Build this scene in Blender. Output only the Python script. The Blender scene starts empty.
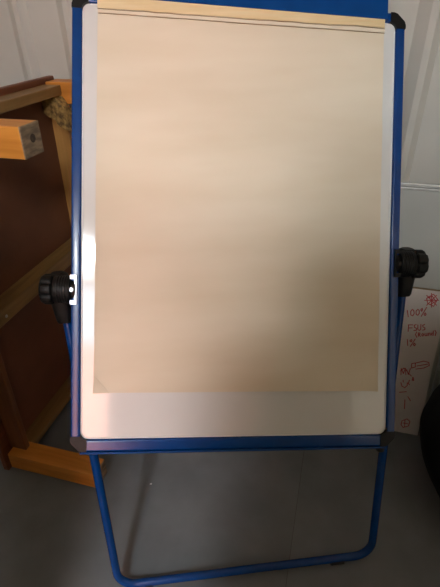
import bpy, bmesh, math, random
from mathutils import Vector, Matrix, noise
random.seed(7)
sc = bpy.context.scene
COL = sc.collection
R = math.radians

def V(*a): return Vector(a)
def srgb(r, g, b):
    f = lambda c: (c/255/12.92) if c/255 <= .04045 else ((c/255+.055)/1.055)**2.4
    return (f(r), f(g), f(b), 1)

# ---------------------------------------------------------------- camera, sky, light, exposure
CAM_H = 1.35
cam = bpy.data.cameras.new('camera')
cam.sensor_fit = 'VERTICAL'; cam.sensor_height = 24; cam.lens = 450/587*24
cam.clip_start = .01
camo = bpy.data.objects.new('camera', cam); COL.objects.link(camo)
camo.matrix_world = Matrix((
    (0.99985033, 0.01730094, 0.0, 0.0),
    (-0.00941642, 0.54419036, -0.83890892, 0.0),
    (-0.01451392, 0.83878336, 0.54427183, CAM_H),
    (0, 0, 0, 1)))
sc.camera = camo

world = bpy.data.worlds.new('sky'); sc.world = world; world.use_nodes = True
wb = world.node_tree.nodes['Background']
wb.inputs[0].default_value = (.76, .9, 1.0, 1); wb.inputs[1].default_value = 9.5

sun = bpy.data.lights.new('sun', 'SUN'); sun.energy = 28; sun.angle = R(.5); sun.color = (1, .93, .85)
suno = bpy.data.objects.new('sun', sun); COL.objects.link(suno)
suno.rotation_euler = V(-.25, -.85, -.9).to_track_quat('-Z', 'Y').to_euler()

vs = sc.view_settings
sc.display_settings.display_device = 'sRGB'
vs.view_transform = 'Standard'; vs.look = 'None'; vs.gamma = 1; vs.use_curve_mapping = False
vs.exposure = 0.0

# ---------------------------------------------------------------- frames of reference
TH = R(15.6)                                   # the room is turned 15.6 degrees to the lens
U = V(math.sin(TH), math.cos(TH), 0)           # towards the back wall
W = V(math.cos(TH), -math.sin(TH), 0)          # to the right along the back wall
Z = V(0, 0, 1)
def rm(w, u, z): return W*w + U*u + Z*z        # room coordinates
BX = V(0.99566814, 0.05901078, -0.07185176).normalized()
BY = V(0.03093048, 0.51854915, 0.8544882).normalized()
BN = BX.cross(BY).normalized(); BY = BN.cross(BX)
B0 = V(0.03076, 0.62999502, 0.53632863)     # bottom centre of the tilted board
def bd(a, b, c=0.0): return B0 + BX*a + BY*b + BN*c

# ---------------------------------------------------------------- materials
MATS = {}
def nt(name, rough=.5, metal=0, spec=.5):
    m = bpy.data.materials.new(name); m.use_nodes = True
    t = m.node_tree; b = t.nodes['Principled BSDF']
    b.inputs['Roughness'].default_value = rough; b.inputs['Metallic'].default_value = metal
    b.inputs['Specular IOR Level'].default_value = spec
    MATS[name] = m
    return m, t, b
def noisy(name, c1, c2, scale=(8, 8, 8), rough=.5, metal=0, spec=.5, detail=4, bump=0, rot=0, lo=.35, hi=.65, dist=0, coat=0, bscale=1):
    """two colours mixed by noise stretched in object space, optional fine relief"""
    m, t, b = nt(name, rough, metal, spec)
    N, L = t.nodes, t.links
    tc = N.new('ShaderNodeTexCoord'); mp0 = N.new('ShaderNodeMapping'); mp0.inputs['Rotation'].default_value = (0, 0, rot)
    mp = N.new('ShaderNodeMapping'); mp.inputs['Scale'].default_value = scale
    nz = N.new('ShaderNodeTexNoise'); nz.inputs['Scale'].default_value = 1; nz.inputs['Detail'].default_value = detail
    nz.inputs['Distortion'].default_value = dist
    rp = N.new('ShaderNodeValToRGB')
    rp.color_ramp.elements[0].position = lo; rp.color_ramp.elements[0].color = c1
    rp.color_ramp.elements[1].position = hi; rp.color_ramp.elements[1].color = c2
    L.new(tc.outputs['Object'], mp0.inputs[0]); L.new(mp0.outputs[0], mp.inputs[0]); L.new(mp.outputs[0], nz.inputs['Vector'])
    L.new(nz.outputs[0], rp.inputs[0]); L.new(rp.outputs[0], b.inputs['Base Color'])
    if bump:
        bp = N.new('ShaderNodeBump'); bp.inputs['Strength'].default_value = bump; bp.inputs['Distance'].default_value = .002
        if bscale != 1:
            n2 = N.new('ShaderNodeTexNoise'); n2.inputs['Scale'].default_value = bscale; L.new(mp.outputs[0], n2.inputs['Vector']); L.new(n2.outputs[0], bp.inputs['Height'])
        else: L.new(nz.outputs[0], bp.inputs['Height'])
        L.new(bp.outputs[0], b.inputs['Normal'])
    if coat: b.inputs['Coat Weight'].default_value = coat; b.inputs['Coat Roughness'].default_value = .08
    return m
def wood(name, c1, c2, axis, rough=.45, lo=.35, hi=.65):
    s = {'u': (45, 3, 45), 'w': (3, 45, 45), 'z': (45, 45, 3)}[axis]
    return noisy(name, c1, c2, s, rough, detail=6, bump=.15, rot=TH, lo=lo, hi=hi, dist=.6)

blue = noisy('blue_paint', srgb(0, 54, 116), srgb(0, 59, 125), (20, 20, 20), rough=.24, spec=.45, coat=.1)
blue_plate = noisy('blue_plate_paint', srgb(0, 58, 120), srgb(0, 63, 128), (20, 20, 20), rough=.5, spec=.15)
black = noisy('black_plastic', srgb(13, 12, 12), srgb(20, 19, 18), (60, 60, 60), rough=.5, spec=.3, bump=.1)
rubber = noisy('rubber', srgb(14, 14, 15), srgb(22, 22, 22), (60, 60, 60), rough=.8)
chrome = noisy('chrome', (.62, .66, .72, 1), (.5, .54, .6, 1), (40, 40, 40), rough=.4, metal=1)
alu = noisy('aluminium', (.75, .76, .76, 1), (.66, .67, .67, 1), (4, 200, 200), rough=.35, metal=.85)
white_board = noisy('white_enamel', srgb(214, 214, 212), srgb(222, 221, 219), (5, 5, 5), rough=.09, spec=.6, coat=.6)
white_edge = noisy('white_trim', srgb(226, 226, 226), srgb(234, 234, 234), (5, 5, 5), rough=.3)
back_board = noisy('grey_enamel', srgb(200, 202, 198), srgb(210, 212, 207), (3, 3, 3), rough=.3)
red_board = noisy('marked_enamel', srgb(236, 230, 227), srgb(241, 233, 230), (9, 9, 9), rough=.3)
red_ink = noisy('red_ink', srgb(200, 72, 78), srgb(212, 104, 108), (120, 120, 120), rough=.6)
def paper_mat():
    m = noisy('newsprint', srgb(217, 203, 180), srgb(226, 214, 194), (3, 3, 14), rough=.75, spec=.25, detail=3, lo=.3, hi=.7)
    return m
paper = paper_mat()
stub = noisy('newsprint_stub', srgb(218, 194, 150), srgb(228, 206, 166), (6, 60, 60), rough=.8, spec=.2)
edge_shade = noisy('shade_line', srgb(138, 108, 72), srgb(160, 130, 92), (60, 60, 60), rough=.9)  # brown that paints the shade under the torn stub edges
backing = noisy('grey_card', srgb(150, 128, 98), srgb(160, 138, 108), (30, 30, 30), rough=.9)
wood_u = wood('pine_u', srgb(124, 92, 50), srgb(148, 112, 64), 'u')
wood_w = wood('pine_w', srgb(196, 122, 44), srgb(216, 142, 60), 'w')
wood_z = wood('pine_z', srgb(170, 118, 60), srgb(190, 138, 76), 'z')
wood_dark = wood('pine_dark', srgb(104, 60, 28), srgb(124, 76, 38), 'z')
wood_red = wood('stained_edge', srgb(96, 50, 26), srgb(122, 68, 38), 'u')
hardboard = noisy('hardboard', srgb(100, 58, 34), srgb(114, 68, 42), (6, 6, 6), rough=.6, detail=5, bump=.05)
endgrain = noisy('end_grain', srgb(110, 92, 72), srgb(150, 128, 100), (30, 30, 110), rough=.8, rot=TH, bump=.3)
glue_block = noisy('chipped_wood', srgb(92, 66, 30), srgb(176, 138, 76), (70, 70, 70), rough=.85, bump=.6)
steel = noisy('screw_steel', (.55, .53, .5, 1), (.45, .43, .4, 1), (90, 90, 90), rough=.35, metal=1)
knot = noisy('knot_wood', srgb(58, 46, 36), srgb(78, 62, 48), (90, 90, 90), rough=.9)
wall_m = noisy('painted_steel', srgb(200, 196, 188), srgb(208, 204, 196), (2.5, 2.5, 5), rough=.42, spec=.4)
plain_wall = noisy('painted_lining', srgb(184, 174, 156), srgb(192, 182, 164), (3, 3, 3), rough=.7)
floor_m = noisy('grey_floor_paint', srgb(110, 112, 114), srgb(121, 123, 125), (7, 7, 7), rough=.5, spec=.35, bump=.06)
joint_m = noisy('floor_joint', srgb(66, 66, 64), srgb(76, 75, 72), (30, 30, 30), rough=.9)
pink_render = noisy('pink_render', srgb(226, 152, 132), srgb(234, 164, 144), (2, 2, 2), rough=.85)
ground_m = noisy('concrete_apron', srgb(150, 140, 128), srgb(165, 154, 140), (3, 3, 3), rough=.9)
bag_m = noisy('black_nylon', srgb(9, 9, 10), srgb(15, 15, 16), (180, 180, 180), rough=.75, spec=.2, bump=.3)

# ---------------------------------------------------------------- mesh helpers (all in world space, re-centred when linked)
def frame(ax, ay, az): return (Vector(ax), Vector(ay), Vector(az))
RF = (W, U, Z); BF = (BX, BY, BN); WF = (V(1,0,0), V(0,1,0), V(0,0,1))
def add_box(bm, c, size, fr=WF, bevel=0, seg=2):
    ax, ay, az = fr
    hx, hy, hz = (s/2 for s in size)
    vs_ = [bm.verts.new(Vector(c) + ax*(i*hx) + ay*(j*hy) + az*(k*hz)) for k in (-1, 1) for j in (-1, 1) for i in (-1, 1)]
    fs = [(0,2,3,1), (4,5,7,6), (0,1,5,4), (2,6,7,3), (0,4,6,2), (1,3,7,5)]
    faces = [bm.faces.new([vs_[i] for i in f]) for f in fs]
    if bevel:
        es = list({e for f in faces for e in f.edges})
        bmesh.ops.bevel(bm, geom=es, offset=bevel, segments=seg, profile=.5, affect='EDGES')
def add_prism(bm, pts, o, ax, ay, az, d0, d1):
    """polygon pts in (ax, ay) at origin o, extruded along az from d0 to d1"""
    lo = [bm.verts.new(o + ax*x + ay*y + az*d0) for x, y in pts]
    hi = [bm.verts.new(o + ax*x + ay*y + az*d1) for x, y in pts]
    n = len(pts)
    bm.faces.new(list(reversed(lo))); bm.faces.new(hi)
    for i in range(n): bm.faces.new((lo[i], lo[(i+1) % n], hi[(i+1) % n], hi[i]))
def add_tube(bm, path, r, n=14, cap=True, up=None):
    path = [Vector(p) for p in path]; rs = r if isinstance(r, (list, tuple)) else [r]*len(path)
    rings = []; ref = None
    for i, p in enumerate(path):
        t = (path[min(i+1, len(path)-1)] - path[max(i-1, 0)]).normalized()
        if ref is None:
            ref = t.orthogonal().normalized()
        ref = (ref - t*ref.dot(t)).normalized(); q = t.cross(ref)
        rings.append([bm.verts.new(p + (ref*math.cos(2*math.pi*k/n) + q*math.sin(2*math.pi*k/n))*rs[i]) for k in range(n)])
    for a, b in zip(rings, rings[1:]):
        for k in range(n): bm.faces.new((a[k], a[(k+1) % n], b[(k+1) % n], b[k]))
    if cap: bm.faces.new(list(reversed(rings[0]))); bm.faces.new(rings[-1])
def add_lathe(bm, o, axis, prof, n=28, lobes=0, amp=0, lobe_from=None):
    """prof: list of (distance along axis, radius)"""
    axis = Vector(axis).normalized(); a = axis.orthogonal().normalized(); b = axis.cross(a); rings = []
    for d, r in prof:
        ring = []
        for k in range(n):
            t = 2*math.pi*k/n
            rr = r
            if lobes and lobe_from[0] <= d <= lobe_from[1]:
                rr = r - amp*max(0, math.cos(lobes*t))**3
            ring.append(bm.verts.new(Vector(o) + axis*d + (a*math.cos(t) + b*math.sin(t))*rr))
        rings.append(ring)
    for p, q in zip(rings, rings[1:]):
        for k in range(n): bm.faces.new((p[k], p[(k+1) % n], q[(k+1) % n], q[k]))
    bm.faces.new(list(reversed(rings[0]))); bm.faces.new(rings[-1])
def fillet(path, idx, r, n=8):
    """round the corner path[idx]"""
    p, a, b = Vector(path[idx]), Vector(path[idx-1]), Vector(path[idx+1])
    d1 = (a-p).normalized(); d2 = (b-p).normalized()
    ang = d1.angle(d2); L = r/math.tan(ang/2); c = p + (d1+d2).normalized()*(r/math.sin(ang/2))
    s, e = p+d1*L, p+d2*L; out = []
    for i in range(n+1):
        t = i/n; v = (s-c).slerp(e-c, t) if hasattr(Vector, 'slerp') else (s-c).lerp(e-c, t)
        out.append(c + v.normalized()*r)
    return out
def obj(name, bm, mat, parent=None, smooth=False, loc=None, kind=None, label=None, angle=35):
    bmesh.ops.recalc_face_normals(bm, faces=bm.faces[:])
    me = bpy.data.meshes.new(name)
    co = [v.co for v in bm.verts]
    if loc is None:
        lo = V(*(min(c[i] for c in co) for i in range(3))); hi = V(*(max(c[i] for c in co) for i in range(3)))
        loc = (lo+hi)/2
        if parent is None: loc.z = lo.z
    loc = Vector(loc)
    bmesh.ops.translate(bm, verts=bm.verts[:], vec=-loc)
    if smooth:
        for f in bm.faces: f.smooth = True
        for e in bm.edges:
            if len(e.link_faces) == 2 and e.calc_face_angle(0) > R(angle): e.smooth = False
    bm.to_mesh(me); bm.free()
    for m in (mat if isinstance(mat, (list, tuple)) else [mat]): me.materials.append(m)
    o = bpy.data.objects.new(name, me); COL.objects.link(o)
    if parent is not None:
        o.parent = parent; o.location = loc - world_of(parent)
    else: o.location = loc
    if kind: o['kind'] = kind
    if label: o['label'] = label
    return o
def world_of(o):
    p = Vector(o.location)
    while o.parent is not None: o = o.parent; p += Vector(o.location)
    return p
def thing(name, label, cat, loc, group=None):
    o = bpy.data.objects.new(name, None); COL.objects.link(o); o.empty_display_size = .1
    o.location = loc; o['label'] = label; o['category'] = cat
    if group: o['group'] = group
    return o
def tag(o, label, cat, group=None):
    o['label'] = label; o['category'] = cat
    if group: o['group'] = group
def BM(): return bmesh.new()

LAMP1, FILL_LAMP, LR, LE1, LE2 = (-.26, -1.34), (.50, -.95), .15, 130.0, 112.0   # ceiling lamp and added fill lamp: places, radius, strength
PW, PU, PH, PH2, PH3, GAP0, GAP1 = -.15, -.11, 1.69, 1.38, 1.44, -.46, -.238   # added shade screens: edges and heights

# red handwriting, in metres along and up the small board
STROKES=[
[(0.3259,0.5164),(0.3684,0.5224)],
[(0.3288,0.5345),(0.3657,0.5043)],
[(0.3353,0.4999),(0.359,0.5387)],
[(0.3427,0.5435),(0.3518,0.4952)],
[(0.3332,0.5281),(0.3494,0.5409),(0.3647,0.5254),(0.3572,0.4995),(0.337,0.5073),(0.3308,0.5242),(0.3476,0.5336),(0.36,0.5177),(0.3468,0.5051)],
[(0.2782,0.4735),(0.2854,0.4508)],
[(0.2932,0.4793),(0.2897,0.4716),(0.292,0.4591),(0.2988,0.4565),(0.3019,0.4661),(0.2985,0.4765),(0.2932,0.4793)],
[(0.3102,0.4818),(0.3062,0.474),(0.3088,0.4635),(0.3141,0.4606),(0.3177,0.4685),(0.3155,0.479),(0.3102,0.4818)],
[(0.3234,0.4874),(0.3198,0.4815),(0.3238,0.4766),(0.3259,0.4824),(0.3234,0.4874)],
[(0.3366,0.4929),(0.3255,0.4587)],
[(0.3356,0.473),(0.3329,0.4671),(0.3368,0.463),(0.3396,0.4681),(0.3356,0.473)],
[(0.2904,0.422),(0.3046,0.4242)],
[(0.2914,0.4221),(0.294,0.3983)],
[(0.2924,0.4111),(0.3049,0.4131)],
[(0.3152,0.4278),(0.3096,0.4232),(0.3118,0.4161),(0.3187,0.4135),(0.3191,0.4061),(0.3113,0.4048)],
[(0.3208,0.4268),(0.3232,0.4105),(0.3285,0.4076),(0.3325,0.412),(0.3298,0.4301)],
[(0.3416,0.4319),(0.3361,0.4274),(0.3381,0.4218),(0.345,0.4188),(0.3451,0.4129),(0.3386,0.41)],
[(0.3217,0.4009),(0.3195,0.3912),(0.3253,0.3809)],
[(0.3293,0.3853),(0.3273,0.3981),(0.3328,0.3982),(0.3328,0.3926),(0.3291,0.3917),(0.3365,0.3865)],
[(0.3414,0.3985),(0.3387,0.3925),(0.3433,0.3884),(0.3461,0.3941),(0.3414,0.3985)],
[(0.3485,0.3997),(0.3504,0.3914),(0.3554,0.3922),(0.3546,0.4014),(0.3567,0.3921)],
[(0.3609,0.3932),(0.3593,0.4022),(0.3642,0.403),(0.3663,0.3952)],
[(0.3725,0.4129),(0.3754,0.3974),(0.3697,0.3972),(0.3691,0.4038),(0.374,0.405)],
[(0.3771,0.4155),(0.3824,0.4089),(0.3816,0.3969)],
[(0.2966,0.3685),(0.3014,0.3465)],
[(0.3093,0.3706),(0.306,0.3652),(0.31,0.3609),(0.3124,0.3659),(0.3093,0.3706)],
[(0.3216,0.3746),(0.3107,0.3442)],
[(0.3214,0.359),(0.3189,0.3533),(0.323,0.3486),(0.3258,0.3545),(0.3214,0.359)],
[(0.3392,0.2855),(0.3633,0.2973),(0.38,0.2949),(0.3837,0.2839),(0.3681,0.2712),(0.3433,0.2627)],
[(0.3268,0.2812),(0.3376,0.2852),(0.3404,0.27),(0.3282,0.2638),(0.3268,0.2812)],
[(0.3445,0.2747),(0.378,0.2883)],
[(0.2986,0.2323),(0.2962,0.2558),(0.3061,0.2377),(0.3089,0.2601),(0.3149,0.2354)],
[(0.3141,0.2552),(0.323,0.237),(0.3254,0.2613)],
[(0.2946,0.2455),(0.304,0.2592),(0.3197,0.2463)],
[(0.3392,0.2301),(0.339,0.218),(0.3442,0.2171),(0.3408,0.2284)],
[(0.3239,0.2411),(0.3337,0.233)],
[(0.33,0.2163),(0.3288,0.2019),(0.3334,0.1988)],
[(0.3039,0.201),(0.3096,0.1879),(0.3198,0.1839),(0.3263,0.1933),(0.3252,0.2052)],
[(0.3095,0.2122),(0.3115,0.2046)],
[(0.3055,0.1621),(0.3281,0.1692)],
[(0.3287,0.1363),(0.3334,0.0996)],
[(0.3365,0.1503),(0.3475,0.1361)],
[(0.3335,0.0486),(0.3488,0.0606),(0.3605,0.0526),(0.3588,0.0329),(0.3415,0.0224),(0.3327,0.0333),(0.3335,0.0486)],
[(0.3383,0.0411),(0.3557,0.0408)],
[(0.3428,0.055),(0.3462,0.0256)],
]

# ================================================================ the setting
FRONT, BACK, LEFT, RIGHT, TOP = -1.5, 1.5, -1.6, 1.5, 2.36
bm = BM(); add_box(bm, rm((LEFT+RIGHT)/2, (FRONT+BACK)/2, -.044), (RIGHT-LEFT+.2, BACK-FRONT+.2, .08), RF)
floor = obj('floor', bm, joint_m, kind='structure')
edges = [LEFT, -1.2, 0.0, 1.2, RIGHT]
for a, b in zip(edges, edges[1:]):
    bm = BM(); add_box(bm, rm((a+b)/2, (FRONT+BACK)/2, -.002), (b-a-.0010, BACK-FRONT, .004), RF)
    obj('floor_sheet', bm, floor_m, floor)
bm = BM(); add_box(bm, rm((LEFT+RIGHT)/2, (FRONT+BACK)/2, TOP+.03), (RIGHT-LEFT+.2, BACK-FRONT+.2, .06), RF)
obj('ceiling', bm, plain_wall, kind='structure')
# ribbed steel wall behind
prof = []; w = -1.082 - .18*4
while w < RIGHT + .15:
    prof += [(w-.038, 0), (w-.006, -.021), (w+.012, -.021), (w+.032, 0)]; w += .18
prof = [(p, d) for p, d in prof if LEFT-.08 <= p <= RIGHT+.08]
poly = prof + [(prof[-1][0], .03), (prof[0][0], .03)]
bm = BM(); add_prism(bm, poly, U*BACK, W, U, Z, 0, TOP)
obj('wall_back', bm, wall_m, kind='structure')
bm = BM(); add_box(bm, rm(LEFT-.03, 0, TOP/2), (.06, BACK-FRONT+.1, TOP), RF); obj('wall_left', bm, plain_wall, kind='structure')
bm = BM(); add_box(bm, rm(RIGHT+.03, 0, TOP/2), (.06, BACK-FRONT+.1, TOP), RF); obj('wall_right', bm, plain_wall, kind='structure')
# front wall with the open doorway the daylight comes through
D0, D1, DH = -.60, .04, 2.22
bm = BM()
add_box(bm, rm((LEFT+D0)/2, FRONT-.03, TOP/2), (D0-LEFT, .06, TOP), RF)
add_box(bm, rm((RIGHT+D1)/2, FRONT-.03, TOP/2), (RIGHT-D1, .06, TOP), RF)
add_box(bm, rm((D0+D1)/2, FRONT-.03, (TOP+DH)/2), (D1-D0, .06, TOP-DH), RF)
obj('wall_front', bm, plain_wall, kind='structure')
bm = BM()
for x in (D0+.02, D1-.02): add_box(bm, rm(x, FRONT-.03, DH/2-.02), (.04, .09, DH-.04), RF, .004)
add_box(bm, rm((D0+D1)/2, FRONT-.03, DH-.02), (D1-D0, .09, .04), RF, .004)
obj('trim_1', bm, white_edge, kind='structure')
# outside the doorway
bm = BM(); add_box(bm, rm(0, -7.6, -.06), (16, 12, .1), RF); obj('ground', bm, ground_m, kind='structure')
bm = BM(); add_box(bm, rm(-1.5, -7.2, 2.05), (14, .3, 4.1), RF); obj('wall_outside', bm, pink_render, kind='structure')
# added unseen screens behind the camera, shaped to shade pad, floor and table
def screen(pts):
    bm = BM(); add_prism(bm, pts, U*PU, W, Z, -U, 0, .08); obj('shade_screen', bm, plain_wall, kind='structure')
screen([(GAP1, 0), (PW+1.0, 0), (PW+1.0, PH), (PW, PH), (PW, PH2), (GAP1, PH2)])
screen([(LEFT+.02, 0), (GAP0, 0), (GAP0, PH3), (LEFT+.02, PH3)])
# round ceiling lamp, and a second one added to brighten upper pad and walls
for (lx, lu), LE, lab in ((LAMP1, LE1, 'round white ceiling lamp above the open doorway'), (FILL_LAMP, LE2, 'added round white fill lamp over the middle of the shade screen')):
    lm, lt, lb = nt('lamp_diffuser', .5)
    lb.inputs['Emission Color'].default_value = (.93, 1, 1.06, 1); lb.inputs['Emission Strength'].default_value = LE
    lamp = thing('ceiling_lamp', lab, 'lamp', rm(lx, lu, TOP), 'round ceiling lamps')
    bm = BM(); add_lathe(bm, rm(lx, lu, TOP), -Z, [(0, LR+.03), (.03, LR+.03), (.036, LR+.02), (.036, LR-.01)], 40); obj('housing', bm, white_edge, lamp, smooth=True)
    bm = BM(); add_lathe(bm, rm(lx, lu, TOP-.034), -Z, [(0, LR), (.03, LR*.93), (.055, LR*.75), (.07, LR*.45), (.075, LR*.1)], 32); obj('diffuser', bm, lm, lamp, smooth=True)

# ================================================================ flip chart easel
ez = thing('flipchart_easel', 'blue framed white flip chart easel with black side knobs, tilted back on tube legs',
           'easel', V(.066, .66, 0))
HW, HH = .349, .9435
RW = .0200; YB = .0065                                                         # rail width
# white board with rounded corners
def rrect(x0, y0, x1, y1, r, n=8):
    pts = []
    for cx, cy, s in ((x1-r, y1-r, 0), (x0+r, y1-r, 90), (x0+r, y0+r, 180), (x1-r, y0+r, 270)):
        for i in range(n+1):
            t = R(s+90*i/n); pts.append((cx+r*math.cos(t), cy+r*math.sin(t)))
    return pts
bm = BM(); add_prism(bm, rrect(-HW+.012, YB+.012, HW-.012, HH-.012, .004), bd(0, 0), BX, BY, BN, -.010, .004)
board = obj('board_face', bm, white_board, ez)
# bright rolled lip around the white surface
def rail(name, pts, o, ax, ay, az, l, mat=blue, par=None):
    bm = BM(); add_prism(bm, pts, o, ax, ay, az, 0, l); return obj(name, bm, mat, par or ez, smooth=True, angle=25)
def rail_profile():                                            # across the rail, proud rounded face; x from outer to inner
    t = RW; pts = [(0, -.012), (0, .006)]
    for i in range(6):
        a = math.pi - i*math.pi/2/5; pts.append((.004+.004*math.cos(a), .006+.004*math.sin(a)))
    for i in range(6):
        a = math.pi/2 - i*math.pi/2/5; pts.append((t-.004+.004*math.cos(a), .006+.004*math.sin(a)))
    pts += [(t, .0042), (t-.001, -.012)]
    return pts
RP = rail_profile(); CL = .031
rail('frame_rail', RP, bd(-HW, YB+CL), BX, BN, BY, HH-YB-2*CL)
rail('frame_rail', RP, bd(HW, YB+CL), -BX, BN, BY, HH-YB-2*CL)
rail('frame_rail', RP, bd(-HW+CL, HH), -BY, BN, BX, 2*(HW-CL))
rail('frame_rail', [(x*1.3, y) for x, y in RP], bd(-HW+CL, YB), BY, BN, BX, 2*(HW-CL))
def corner(x, y, sx, sy, w2=RW):
    pts = [(0, CL+.002), (0, .025), (.0025, .018), (.018, .0025), (.025, 0), (CL+.002, 0), (CL+.002, w2)]
    rr = .0145; cx = RW+rr; cy = w2+rr
    for i in range(9):
        a = R(-90 - 90*i/8); pts.append((cx+rr*math.cos(a), cy+rr*math.sin(a)))
    pts.append((RW, CL+.002))
    bm = BM(); add_prism(bm, pts, bd(x, y), BX*sx, BY*sy, BN, -.014, .0118)
    es = [e for e in bm.edges if e.calc_face_angle(0) > R(60)]
    bmesh.ops.bevel(bm, geom=es, offset=.0022, segments=2, affect='EDGES')
    obj('corner_cap', bm, black, ez, smooth=True, label='black plastic corner cap')
corner(-HW, HH, 1, -1); corner(HW, HH, -1, -1); corner(-HW, YB, 1, 1, RW*1.3); corner(HW, YB, -1, 1, RW*1.3)
# bright lip between the white face and the rails
bm = BM()
for x in (-HW+RW+.0014, HW-RW-.0014): add_box(bm, bd(x, (HH+YB)/2, .0046), (.0026, HH-YB-2*CL-.01, .0022), BF, .0006, 1)
add_box(bm, bd(0, YB+RW*1.3+.0014, .0046), (2*(HW-CL)-.01, .0026, .0022), BF, .0006, 1)
add_box(bm, bd(0, HH-RW-.0014, .0046), (2*(HW-CL)-.01, .0026, .0022), BF, .0006, 1)
obj('edge_lip', bm, white_edge, ez, label='thin bright white lip between board and blue frame')
# pen ledge under the board
bm = BM(); add_prism(bm, [(-.012, -.004), (.012, -.004), (.0135, -.003), (.014, -.0015), (.013, .0005), (-.012, .0005)],
                     bd(-HW+.020, YB), BN, BY, BX, 0, 2*HW-.040)
obj('pen_tray', bm, blue, ez, smooth=True, angle=25)
# paper clamp along the top
bm = BM(); add_prism(bm, [(-.2985, .9345), (.3065, .9255), (.3065, 1.06), (-.2985, 1.06)], bd(0, 0), BX, BY, BN, .0135, .0165)
es = [e for e in bm.edges if e.calc_face_angle(0) > R(60)]; bmesh.ops.bevel(bm, geom=es, offset=.0009, segments=2, affect='EDGES')
cl_ = obj('paper_clamp', bm, blue_plate, ez, smooth=True)
# front leg frame: one bent tube
KL, KR = (-.3785, .350), (.3785, .415)
TR = .0108
fl = [bd(KL[0], KL[1]+.012, -.02), V(-0.2894, 0.5993, .017), V(0.4193, 0.6708, .017), bd(KR[0], KR[1]+.012, -.02)]
path = [fl[0]] + [fl[0].lerp(fl[1], t) for t in (.3, .6)] + fillet(fl, 1, .05) + fillet(fl, 2, .05) + [fl[3].lerp(fl[2], t) for t in (.6, .3)] + [fl[3]]
bm = BM(); add_tube(bm, path, TR, 16); frontleg = obj('front_leg_frame', bm, blue, ez, smooth=True, label='bent blue tube resting across the floor')
for t in (.10, .86):
    p = fl[1].lerp(fl[2], t); d = (fl[2]-fl[1]).normalized()
    bm = BM(); add_box(bm, V(p.x, p.y, .010), (.042, .023, .020), (d, Z.cross(d), Z), .004)
    obj('rubber_foot', bm, rubber, frontleg, smooth=True, label='black rubber foot')
# rear leg frame, folded out behind
rl = [bd(KL[0]+.055, KL[1]+.02, -.055), V(-.245, 1.09, .017), V(.335, 1.135, .017), bd(KR[0]-.055, KR[1]+.02, -.055)]
path = [rl[0]] + fillet(rl, 1, .05) + fillet(rl, 2, .05) + [rl[3]]
bm = BM(); add_tube(bm, path, TR, 14); rearleg = obj('rear_leg_frame', bm, blue, ez, smooth=True)
for t in (.12, .88):
    p = rl[1].lerp(rl[2], t); d = (rl[2]-rl[1]).normalized()
    bm = BM(); add_box(bm, V(p.x, p.y, .010), (.042, .023, .020), (d, Z.cross(d), Z), .004)
    obj('rubber_foot', bm, rubber, rearleg, smooth=True, label='black rubber foot')
# side knobs, hubs and the tapered sleeves that take the legs
for (ka, kb), s, foot in ((KL, -1, fl[1]), (KR, 1, fl[2])):
    kb -= .006; o = bd(s*(HW-.006), kb, -.002); ax = BX*s
    bm = BM(); add_lathe(bm, o, ax, [(-.004, .019), (-.003, .0215), (.005, .0215), (.006, .0275), (.008, .0285), (.036, .0285), (.040, .027), (.041, .022)], 30)
    for k in range(5):
        add_lathe(bm, o + ax*(.009+.005*k), ax, [(0, .0283), (.001, .0293), (.0025, .0293), (.0035, .0283)], 30)
    obj('pivot_hub', bm, black, ez, smooth=True)
    K0 = .040
    bm = BM(); add_lathe(bm, o, ax, [(K0, .024), (K0+.0015, .029), (K0+.004, .0318), (K0+.019, .0318), (K0+.024, .029), (K0+.0265, .023), (K0+.0265, .012), (K0+.0245, .010)], 56, 7, .0052, (K0+.001, K0+.0245))
    obj('clamp_knob', bm, black, ez, smooth=True)
    # bracket sleeve
    top = bd(ka, kb+.004, -.02); d = (foot-top).normalized(); side = (BX - d*BX.dot(d)).normalized(); nrm = side.cross(d)
    n = 12; rings = []
    bm = BM()
    for dist, rx, ry, off in ((-.032, .012, .014, 0), (-.026, .020, .021, 0), (-.005, .0245, .024, 0), (.02, .0235, .0225, .0), (.05, .0205, .0195, 0), (.072, .0185, .0175, 0), (.077, .0165, .0155, 0)):
        ring = []
        for k in range(20):
            t = 2*math.pi*k/20; c_, s_ = math.cos(t), math.sin(t)
            q = lambda v: math.copysign(abs(v)**.7, v)
            ring.append(bm.verts.new(top + d*dist + side*(rx*q(c_)) + nrm*(ry*q(s_))))
        rings.append(ring)
    for p, q2 in zip(rings, rings[1:]):
        for k in range(20): bm.faces.new((p[k], p[(k+1) % 20], q2[(k+1) % 20], q2[k]))
    bm.faces.new(list(reversed(rings[0]))); bm.faces.new(rings[-1])
    obj('pivot_bracket', bm, black, ez, smooth=True)
    # chrome clip between knob and frame
    bm = BM()
    pl = [(-.030, 0), (.030, 0), (.030, .013), (.0215, .013), (.0215, .0045), (-.0215, .0045), (-.0215, .013), (-.030, .013)]
    add_prism(bm, [(y, x) for x, y in pl], bd(s*(HW-.0125), kb), BX*s, BY, BN, .0102, .0150)
    obj('clip_plate', bm, chrome if s < 0 else black, ez, label='chrome clip beside the knob' if s < 0 else None)
    bm = BM(); add_lathe(bm, bd(s*(HW-.0035), kb, .0195), BN, [(-.004, .0055), (.001, .0055), (.0025, .004)], 16)
    obj('bolt_head', bm, chrome if s < 0 else black, ez, smooth=True)
# small black hinge where the ledge meets the right leg
bm = BM(); add_box(bm, bd(.325, -.004, -.012), (.016, .018, .020), BF, .005); obj('leg_catch', bm, black, ez, smooth=True)

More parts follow.
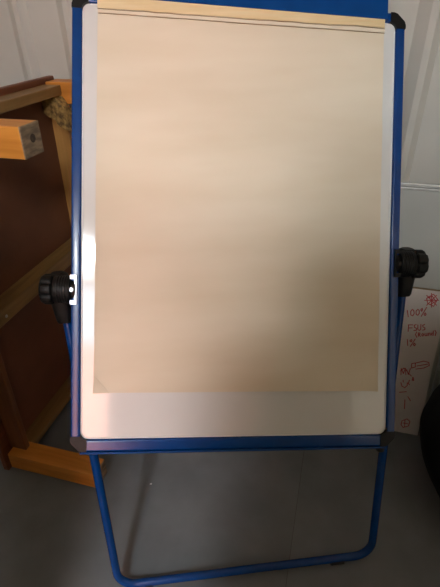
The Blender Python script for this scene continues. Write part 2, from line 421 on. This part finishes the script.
# ================================================================ paper pad hanging from the clamp
pad = thing('flip_chart_pad', 'large blank buff paper flip chart pad hanging on the white board', 'paper pad', bd(0, .125, .004))
def pad_pt(a, b, c):
    # slight turn of the sheet measured on the photograph
    return bd(a*(1 + .013*(.94-b)) + (b-.94)*.0016, b, c)
PX0, PX1, PY0, PY1 = -.2975, .301, .131, .938
bm = BM(); add_box(bm, bd(.0018, .532, .0062), (.592, .80, .0036), BF, .0005, 1); obj('backing_card', bm, backing, pad)
def sheet(name, x0, x1, y0, y1, c0, amp, seed, mat, nx=46, ny=60, curl=True):
    bm = BM(); g = []
    for j in range(ny+1):
        row = []
        for i in range(nx+1):
            s, t = i/nx, j/ny
            a = x0+(x1-x0)*s; b = y0+(y1-y0)*t
            c = c0 + amp*(noise.noise(V(s*1.6+seed, t*16, .3))*.55 + noise.noise(V(s*3+seed, t*7, 4.1))*.6 + .25*noise.noise(V(s*4+seed, t*34, 8.8)))*min(1, (1-t)*6)
            if curl:
                k = max(0, .042 - (s*(x1-x0)) - (t*(y1-y0)))/.042          # lifted lower left corner
                c += .006*k*k
                k2 = max(0, s-.93)/.07; c += .008*k2*k2*(1-t)**1.6        # right edge stands off towards the bottom
                k3 = max(0, .05-t)/.05; c += .0015*k3*k3
            row.append(bm.verts.new(pad_pt(a, b, c)))
        g.append(row)
    for j in range(ny):
        for i in range(nx): bm.faces.new((g[j][i], g[j][i+1], g[j+1][i+1], g[j+1][i]))
    r = bmesh.ops.extrude_face_region(bm, geom=bm.faces[:])
    bmesh.ops.translate(bm, verts=[v for v in r['geom'] if isinstance(v, bmesh.types.BMVert)], vec=BN*.0004)
    return obj(name, bm, mat, pad, smooth=True)
sheet('under_sheet', PX0+.002, PX1-.002, PY0+.002, PY1-.002, .0086, .0004, 9, paper, 20, 30)
sheet('top_sheet', PX0, PX1, PY0, PY1, .0108, .0032, 2, paper)
bm = BM()
add_prism(bm, [(PX0+.0005, PY0+.0005), (PX0+.031, PY0+.0005), (PX0+.0005, PY0+.036)], bd(-.003, 0), BX, BY, BN, .0140, .0146)
for v in bm.verts:
    if (v.co-bd(PX0-.0025, PY0)).length < .02: v.co += BN*.006
obj('folded_corner', bm, paper, pad, label='bent lower left corner')
# torn stubs of used sheets under the clamp
def stub_strip(bot, wob, c0, seed, mat, name='torn_stub', h=None):
    bm = BM(); n = 60; lo, hi = [], []
    for i in range(n+1):
        s = i/n; a = PX0 + (PX1-PX0)*s + (.001 if seed == 3 else 0)
        b = bot + (0.0 - .0035*s) + wob*noise.noise(V(s*5+seed, seed, 0)) + wob*.5*noise.noise(V(s*23+seed, seed, 2))
        lo.append(bm.verts.new(pad_pt(a, b, c0 + .0012*abs(noise.noise(V(s*4, seed, 7)))))); hi.append(bm.verts.new(pad_pt(a, .940 if h is None else b+h*(.6+.8*abs(noise.noise(V(s*7, seed, 3)))), c0-.0002)))
    for i in range(n): bm.faces.new((lo[i], lo[i+1], hi[i+1], hi[i]))
    r = bmesh.ops.extrude_face_region(bm, geom=bm.faces[:])
    bmesh.ops.translate(bm, verts=[v for v in r['geom'] if isinstance(v, bmesh.types.BMVert)], vec=BN*.0006)
    obj(name, bm, mat, pad)
stub_strip(.9008, .0008, .0120, 3, edge_shade, 'shade_line', .0012); stub_strip(.9022, .0008, .0126, 3, paper); stub_strip(.9090, .0018, .0136, 5, edge_shade, 'shade_line', .0018); stub_strip(.9108, .0018, .0142, 5, stub)  # thin dark strips are painted shade below each stub edge

# ================================================================ wooden table tipped on its side
TW = -.974                                                    # plane of the underside
LEAN = .045                                                   # it leans a little towards the wall
ZT = Z + U*LEAN
TF = (W, U, ZT)
def tb(wv, uv, z): return rm(TW+wv, uv+LEAN*z, z)
UN, UF, TH_ = .752, 1.368, 1.132                               # near leg face, far apron face, height of the upper apron
table = thing('wooden_table', 'brown wooden table tipped on its side with its legs jutting out beside the wall', 'table', tb(0, (UN+UF)/2, 0))
def tbox(name, w0, w1, u0, u1, z0, z1, mat, bev=.003, par=None, label=None):
    bm = BM(); add_box(bm, tb((w0+w1)/2, (u0+u1)/2, (z0+z1)/2), (w1-w0, u1-u0, z1-z0), TF, bev)
    return obj(name, bm, mat, par or table, label=label)
tbox('tabletop', -.022, 0, UN-.01, 1.411, 0, TH_+.018, wood_red, .004, label='reddish brown slab seen edge on')
tbox('underside_panel', 0, .006, UN+.055, 1.346, .05, TH_-.02, hardboard, .001, label='dark brown underside')
AP = .062
tbox('apron_rail', .0, AP, UN+.052, 1.345, TH_-.030, TH_, wood_u, .003, label='pale top rail of the table frame')
tbox('apron_rail', .0, AP, UN+.052, 1.345, .048, .072, wood_u, .003)
tbox('apron_rail', .0, AP, 1.345, 1.369, .078, TH_-.03, wood_z, .003, label='orange upright rail at the far end')
tbox('apron_rail', .0, AP, .780, .801, .078, TH_-.07, wood_dark, .003)
br = tbox('cross_brace', .006, AP, .801, 1.345, .549, .601, wood_u, .003, label='pale brace across the middle of the underside')
bm = BM(); add_lathe(bm, tb(AP, .86, .570), W, [(-.001, .005), (.0015, .005), (.0025, .003)], 14); obj('screw', bm, steel, br, smooth=True)
LL = .335
for (u0, z0) in ((UN, .010), (UN, TH_-.054), (1.345, .010), (1.345, TH_-.058)):
    near_top = z0 > 1 and u0 == UN
    bm = BM()
    add_box(bm, tb(LL/2+.003, u0+.033, z0+.033), (LL-.006, .066, .066), TF, .003)
    lg = obj('leg', bm, wood_w, table)
    bm = BM(); add_box(bm, tb(LL-.001, u0+.033, z0+.033), (.004, .0655, .0655), TF, .0015); obj('end_grain', bm, endgrain, lg, label='grey sawn end of the leg')
    if near_top:
        bm = BM(); add_lathe(bm, tb(LL, u0+.036, z0+.036), W, [(0, .010), (.0012, .009), (.0016, .005)], 14); obj('dowel_end', bm, knot, lg, smooth=True, label='dark round dowel end')
# chipped glue_block in the upper far corner
bm = BM()
add_prism(bm, [(.004, 0), (.058, 0), (.085, -.03), (.098, -.095), (.070, -.10), (.045, -.075), (.02, -.06), (.004, -.05)], tb(0, 1.345, TH_-.031), W, ZT, U*-1, 0, .036)
bmesh.ops.triangulate(bm, faces=bm.faces[:]); bmesh.ops.subdivide_edges(bm, edges=bm.edges[:], cuts=3, use_grid_fill=True)
for v in bm.verts: v.co += V(noise.noise(v.co*38), noise.noise(v.co*38+V(9,0,0)), noise.noise(v.co*38+V(0,9,0)))*.008
obj('corner_block', bm, glue_block, table, label='splintered corner block inside the frame')

# ================================================================ boards leaning on the right
def lean(u0, u1, z1):
    s = (U*(u1-u0) + Z*z1).normalized(); return s, W.cross(s)*1.0
def leaning_frame(u0, u1, z1):
    s, nb = lean(u0, u1, z1); nb = nb if nb.dot(U) < 0 else -nb
    P = U*u0
    return s, nb, (lambda wv, sv, c=0: P + W*wv + s*sv + nb*c)
S1, N1, p1 = leaning_frame(1.320, 1.476, .864)
H1 = .878
b1 = thing('whiteboard', 'blank white board with aluminium edging leaning on the ribbed wall behind the small marked board', 'whiteboard', p1(.55, 0))
F1 = (W, S1, N1)
bm = BM(); add_box(bm, p1(.55, H1/2, -.006), (.99, H1-.01, .010), F1); obj('board_panel', bm, back_board, b1)
for sv in (H1-.006, .006): 
    bm = BM(); add_box(bm, p1(.55, sv, -.005), (1.0, .012, .016), F1, .002); add_box(bm, p1(.55, sv-.0105 if sv > .1 else sv+.0105, -.0045), (.976, .007, .013), F1, .0015)
    obj('edge_rail', bm, alu, b1, label='bright aluminium edge strip')
for wv in (.056, 1.044):
    bm = BM(); add_box(bm, p1(wv, H1/2, -.005), (.012, H1-.03, .016), F1, .002); obj('edge_rail', bm, alu, b1)

S2, N2, p2 = leaning_frame(1.25, 1.39, .50)
F2 = (W, S2, N2); H2 = .553; W0, W1 = .0, .418
b2 = thing('marked_board', 'small whitish board covered in red handwriting leaning at the right', 'whiteboard', p2(.2, 0))
bm = BM(); add_box(bm, p2((W0+W1-.02)/2, H2/2, -.005), (W1-W0-.024, H2, .010), F2, .001); obj('board_panel', bm, red_board, b2)
bm = BM(); add_box(bm, p2(W1-.004, H2/2, -.004), (.009, H2, .014), F2, .002); obj('edge_rail', bm, alu, b2, label='grey metal strip along the right edge')
bm = BM(); add_box(bm, p2(W0-.001, H2/2, -.004), (.009, H2, .014), F2, .002); obj('edge_rail', bm, alu, b2)
bm = BM(); add_box(bm, p2((W0+W1-.02)/2, H2+.0015, -.005), (W1-W0-.02, .003, .012), F2, .0006); obj('top_trim', bm, backing, b2, label='dark strip along the top edge')
bm = BM()
for s in STROKES:
    pts = [Vector(p) for p in s]; hw = .0015
    for i in range(len(pts)-1):
        a, b = pts[i], pts[i+1]; d = (b-a).normalized(); nn = Vector((-d.y, d.x))*hw; a2 = a-d*hw*.6; b2_ = b+d*hw*.6
        q = [a2-nn, b2_-nn, b2_+nn, a2+nn]
        add_prism(bm, [(v.x, v.y) for v in q], p2(0, 0), W, S2, N2, .0001, .0003+.00002*(i % 3))
hw_ = obj('handwriting', bm, red_ink, b2, kind='stuff', label='red handwriting with percentages, a bracketed word and doodles')

# ================================================================ black bag at the right edge
bag = thing('bag', 'black soft bag slumped on the floor at the right edge', 'bag', V(.86, .85, 0))
bm = BM(); bmesh.ops.create_icosphere(bm, subdivisions=5, radius=1)
for v in bm.verts:
    x, y, z = v.co
    q = lambda t, e: math.copysign(abs(t)**e, t)
    x, y, z = q(x, .7), q(y, .72), q(z, .5)
    t = (z+1)/2
    sag = 1.0 + .10*math.sin(math.pi*min(1, t*1.3)) - .24*t
    nn = noise.noise(V(x*2.2, y*2.2, z*2.0))*.05 + noise.noise(V(x*5, y*5, z*5+3))*.02
    v.co = V(x*.225*sag*(1+nn), y*.262*sag*(1+nn), .30 + z*.30*(1+nn*.5))
lo = min(v.co.z for v in bm.verts)
for v in bm.verts: v.co += V(.852, .83, -lo)
obj('bag_body', bm, bag_m, bag, smooth=True, angle=80)
bm = BM()
add_tube(bm, [V(.76, .85, .55)] + [V(.86 - .10*math.cos(math.pi*k/10), .85, .55+.13*math.sin(math.pi*k/10)) for k in range(1, 10)] + [V(.96, .85, .55)], .012, 10)
obj('handle', bm, bag_m, bag, smooth=True)

# ================================================================ a scrap on the floor
bm = BM(); add_prism(bm, [(-.004, -.002), (.001, -.003), (.004, .0005), (.001, .003), (-.003, .002)], V(-0.2417, 0.9179, 0), V(1,0,0), V(0,1,0), Z, 0, .0012)
tag(obj('paper_scrap', bm, white_edge), 'tiny white paper scrap lying on the grey floor inside the leg frame', 'scrap')
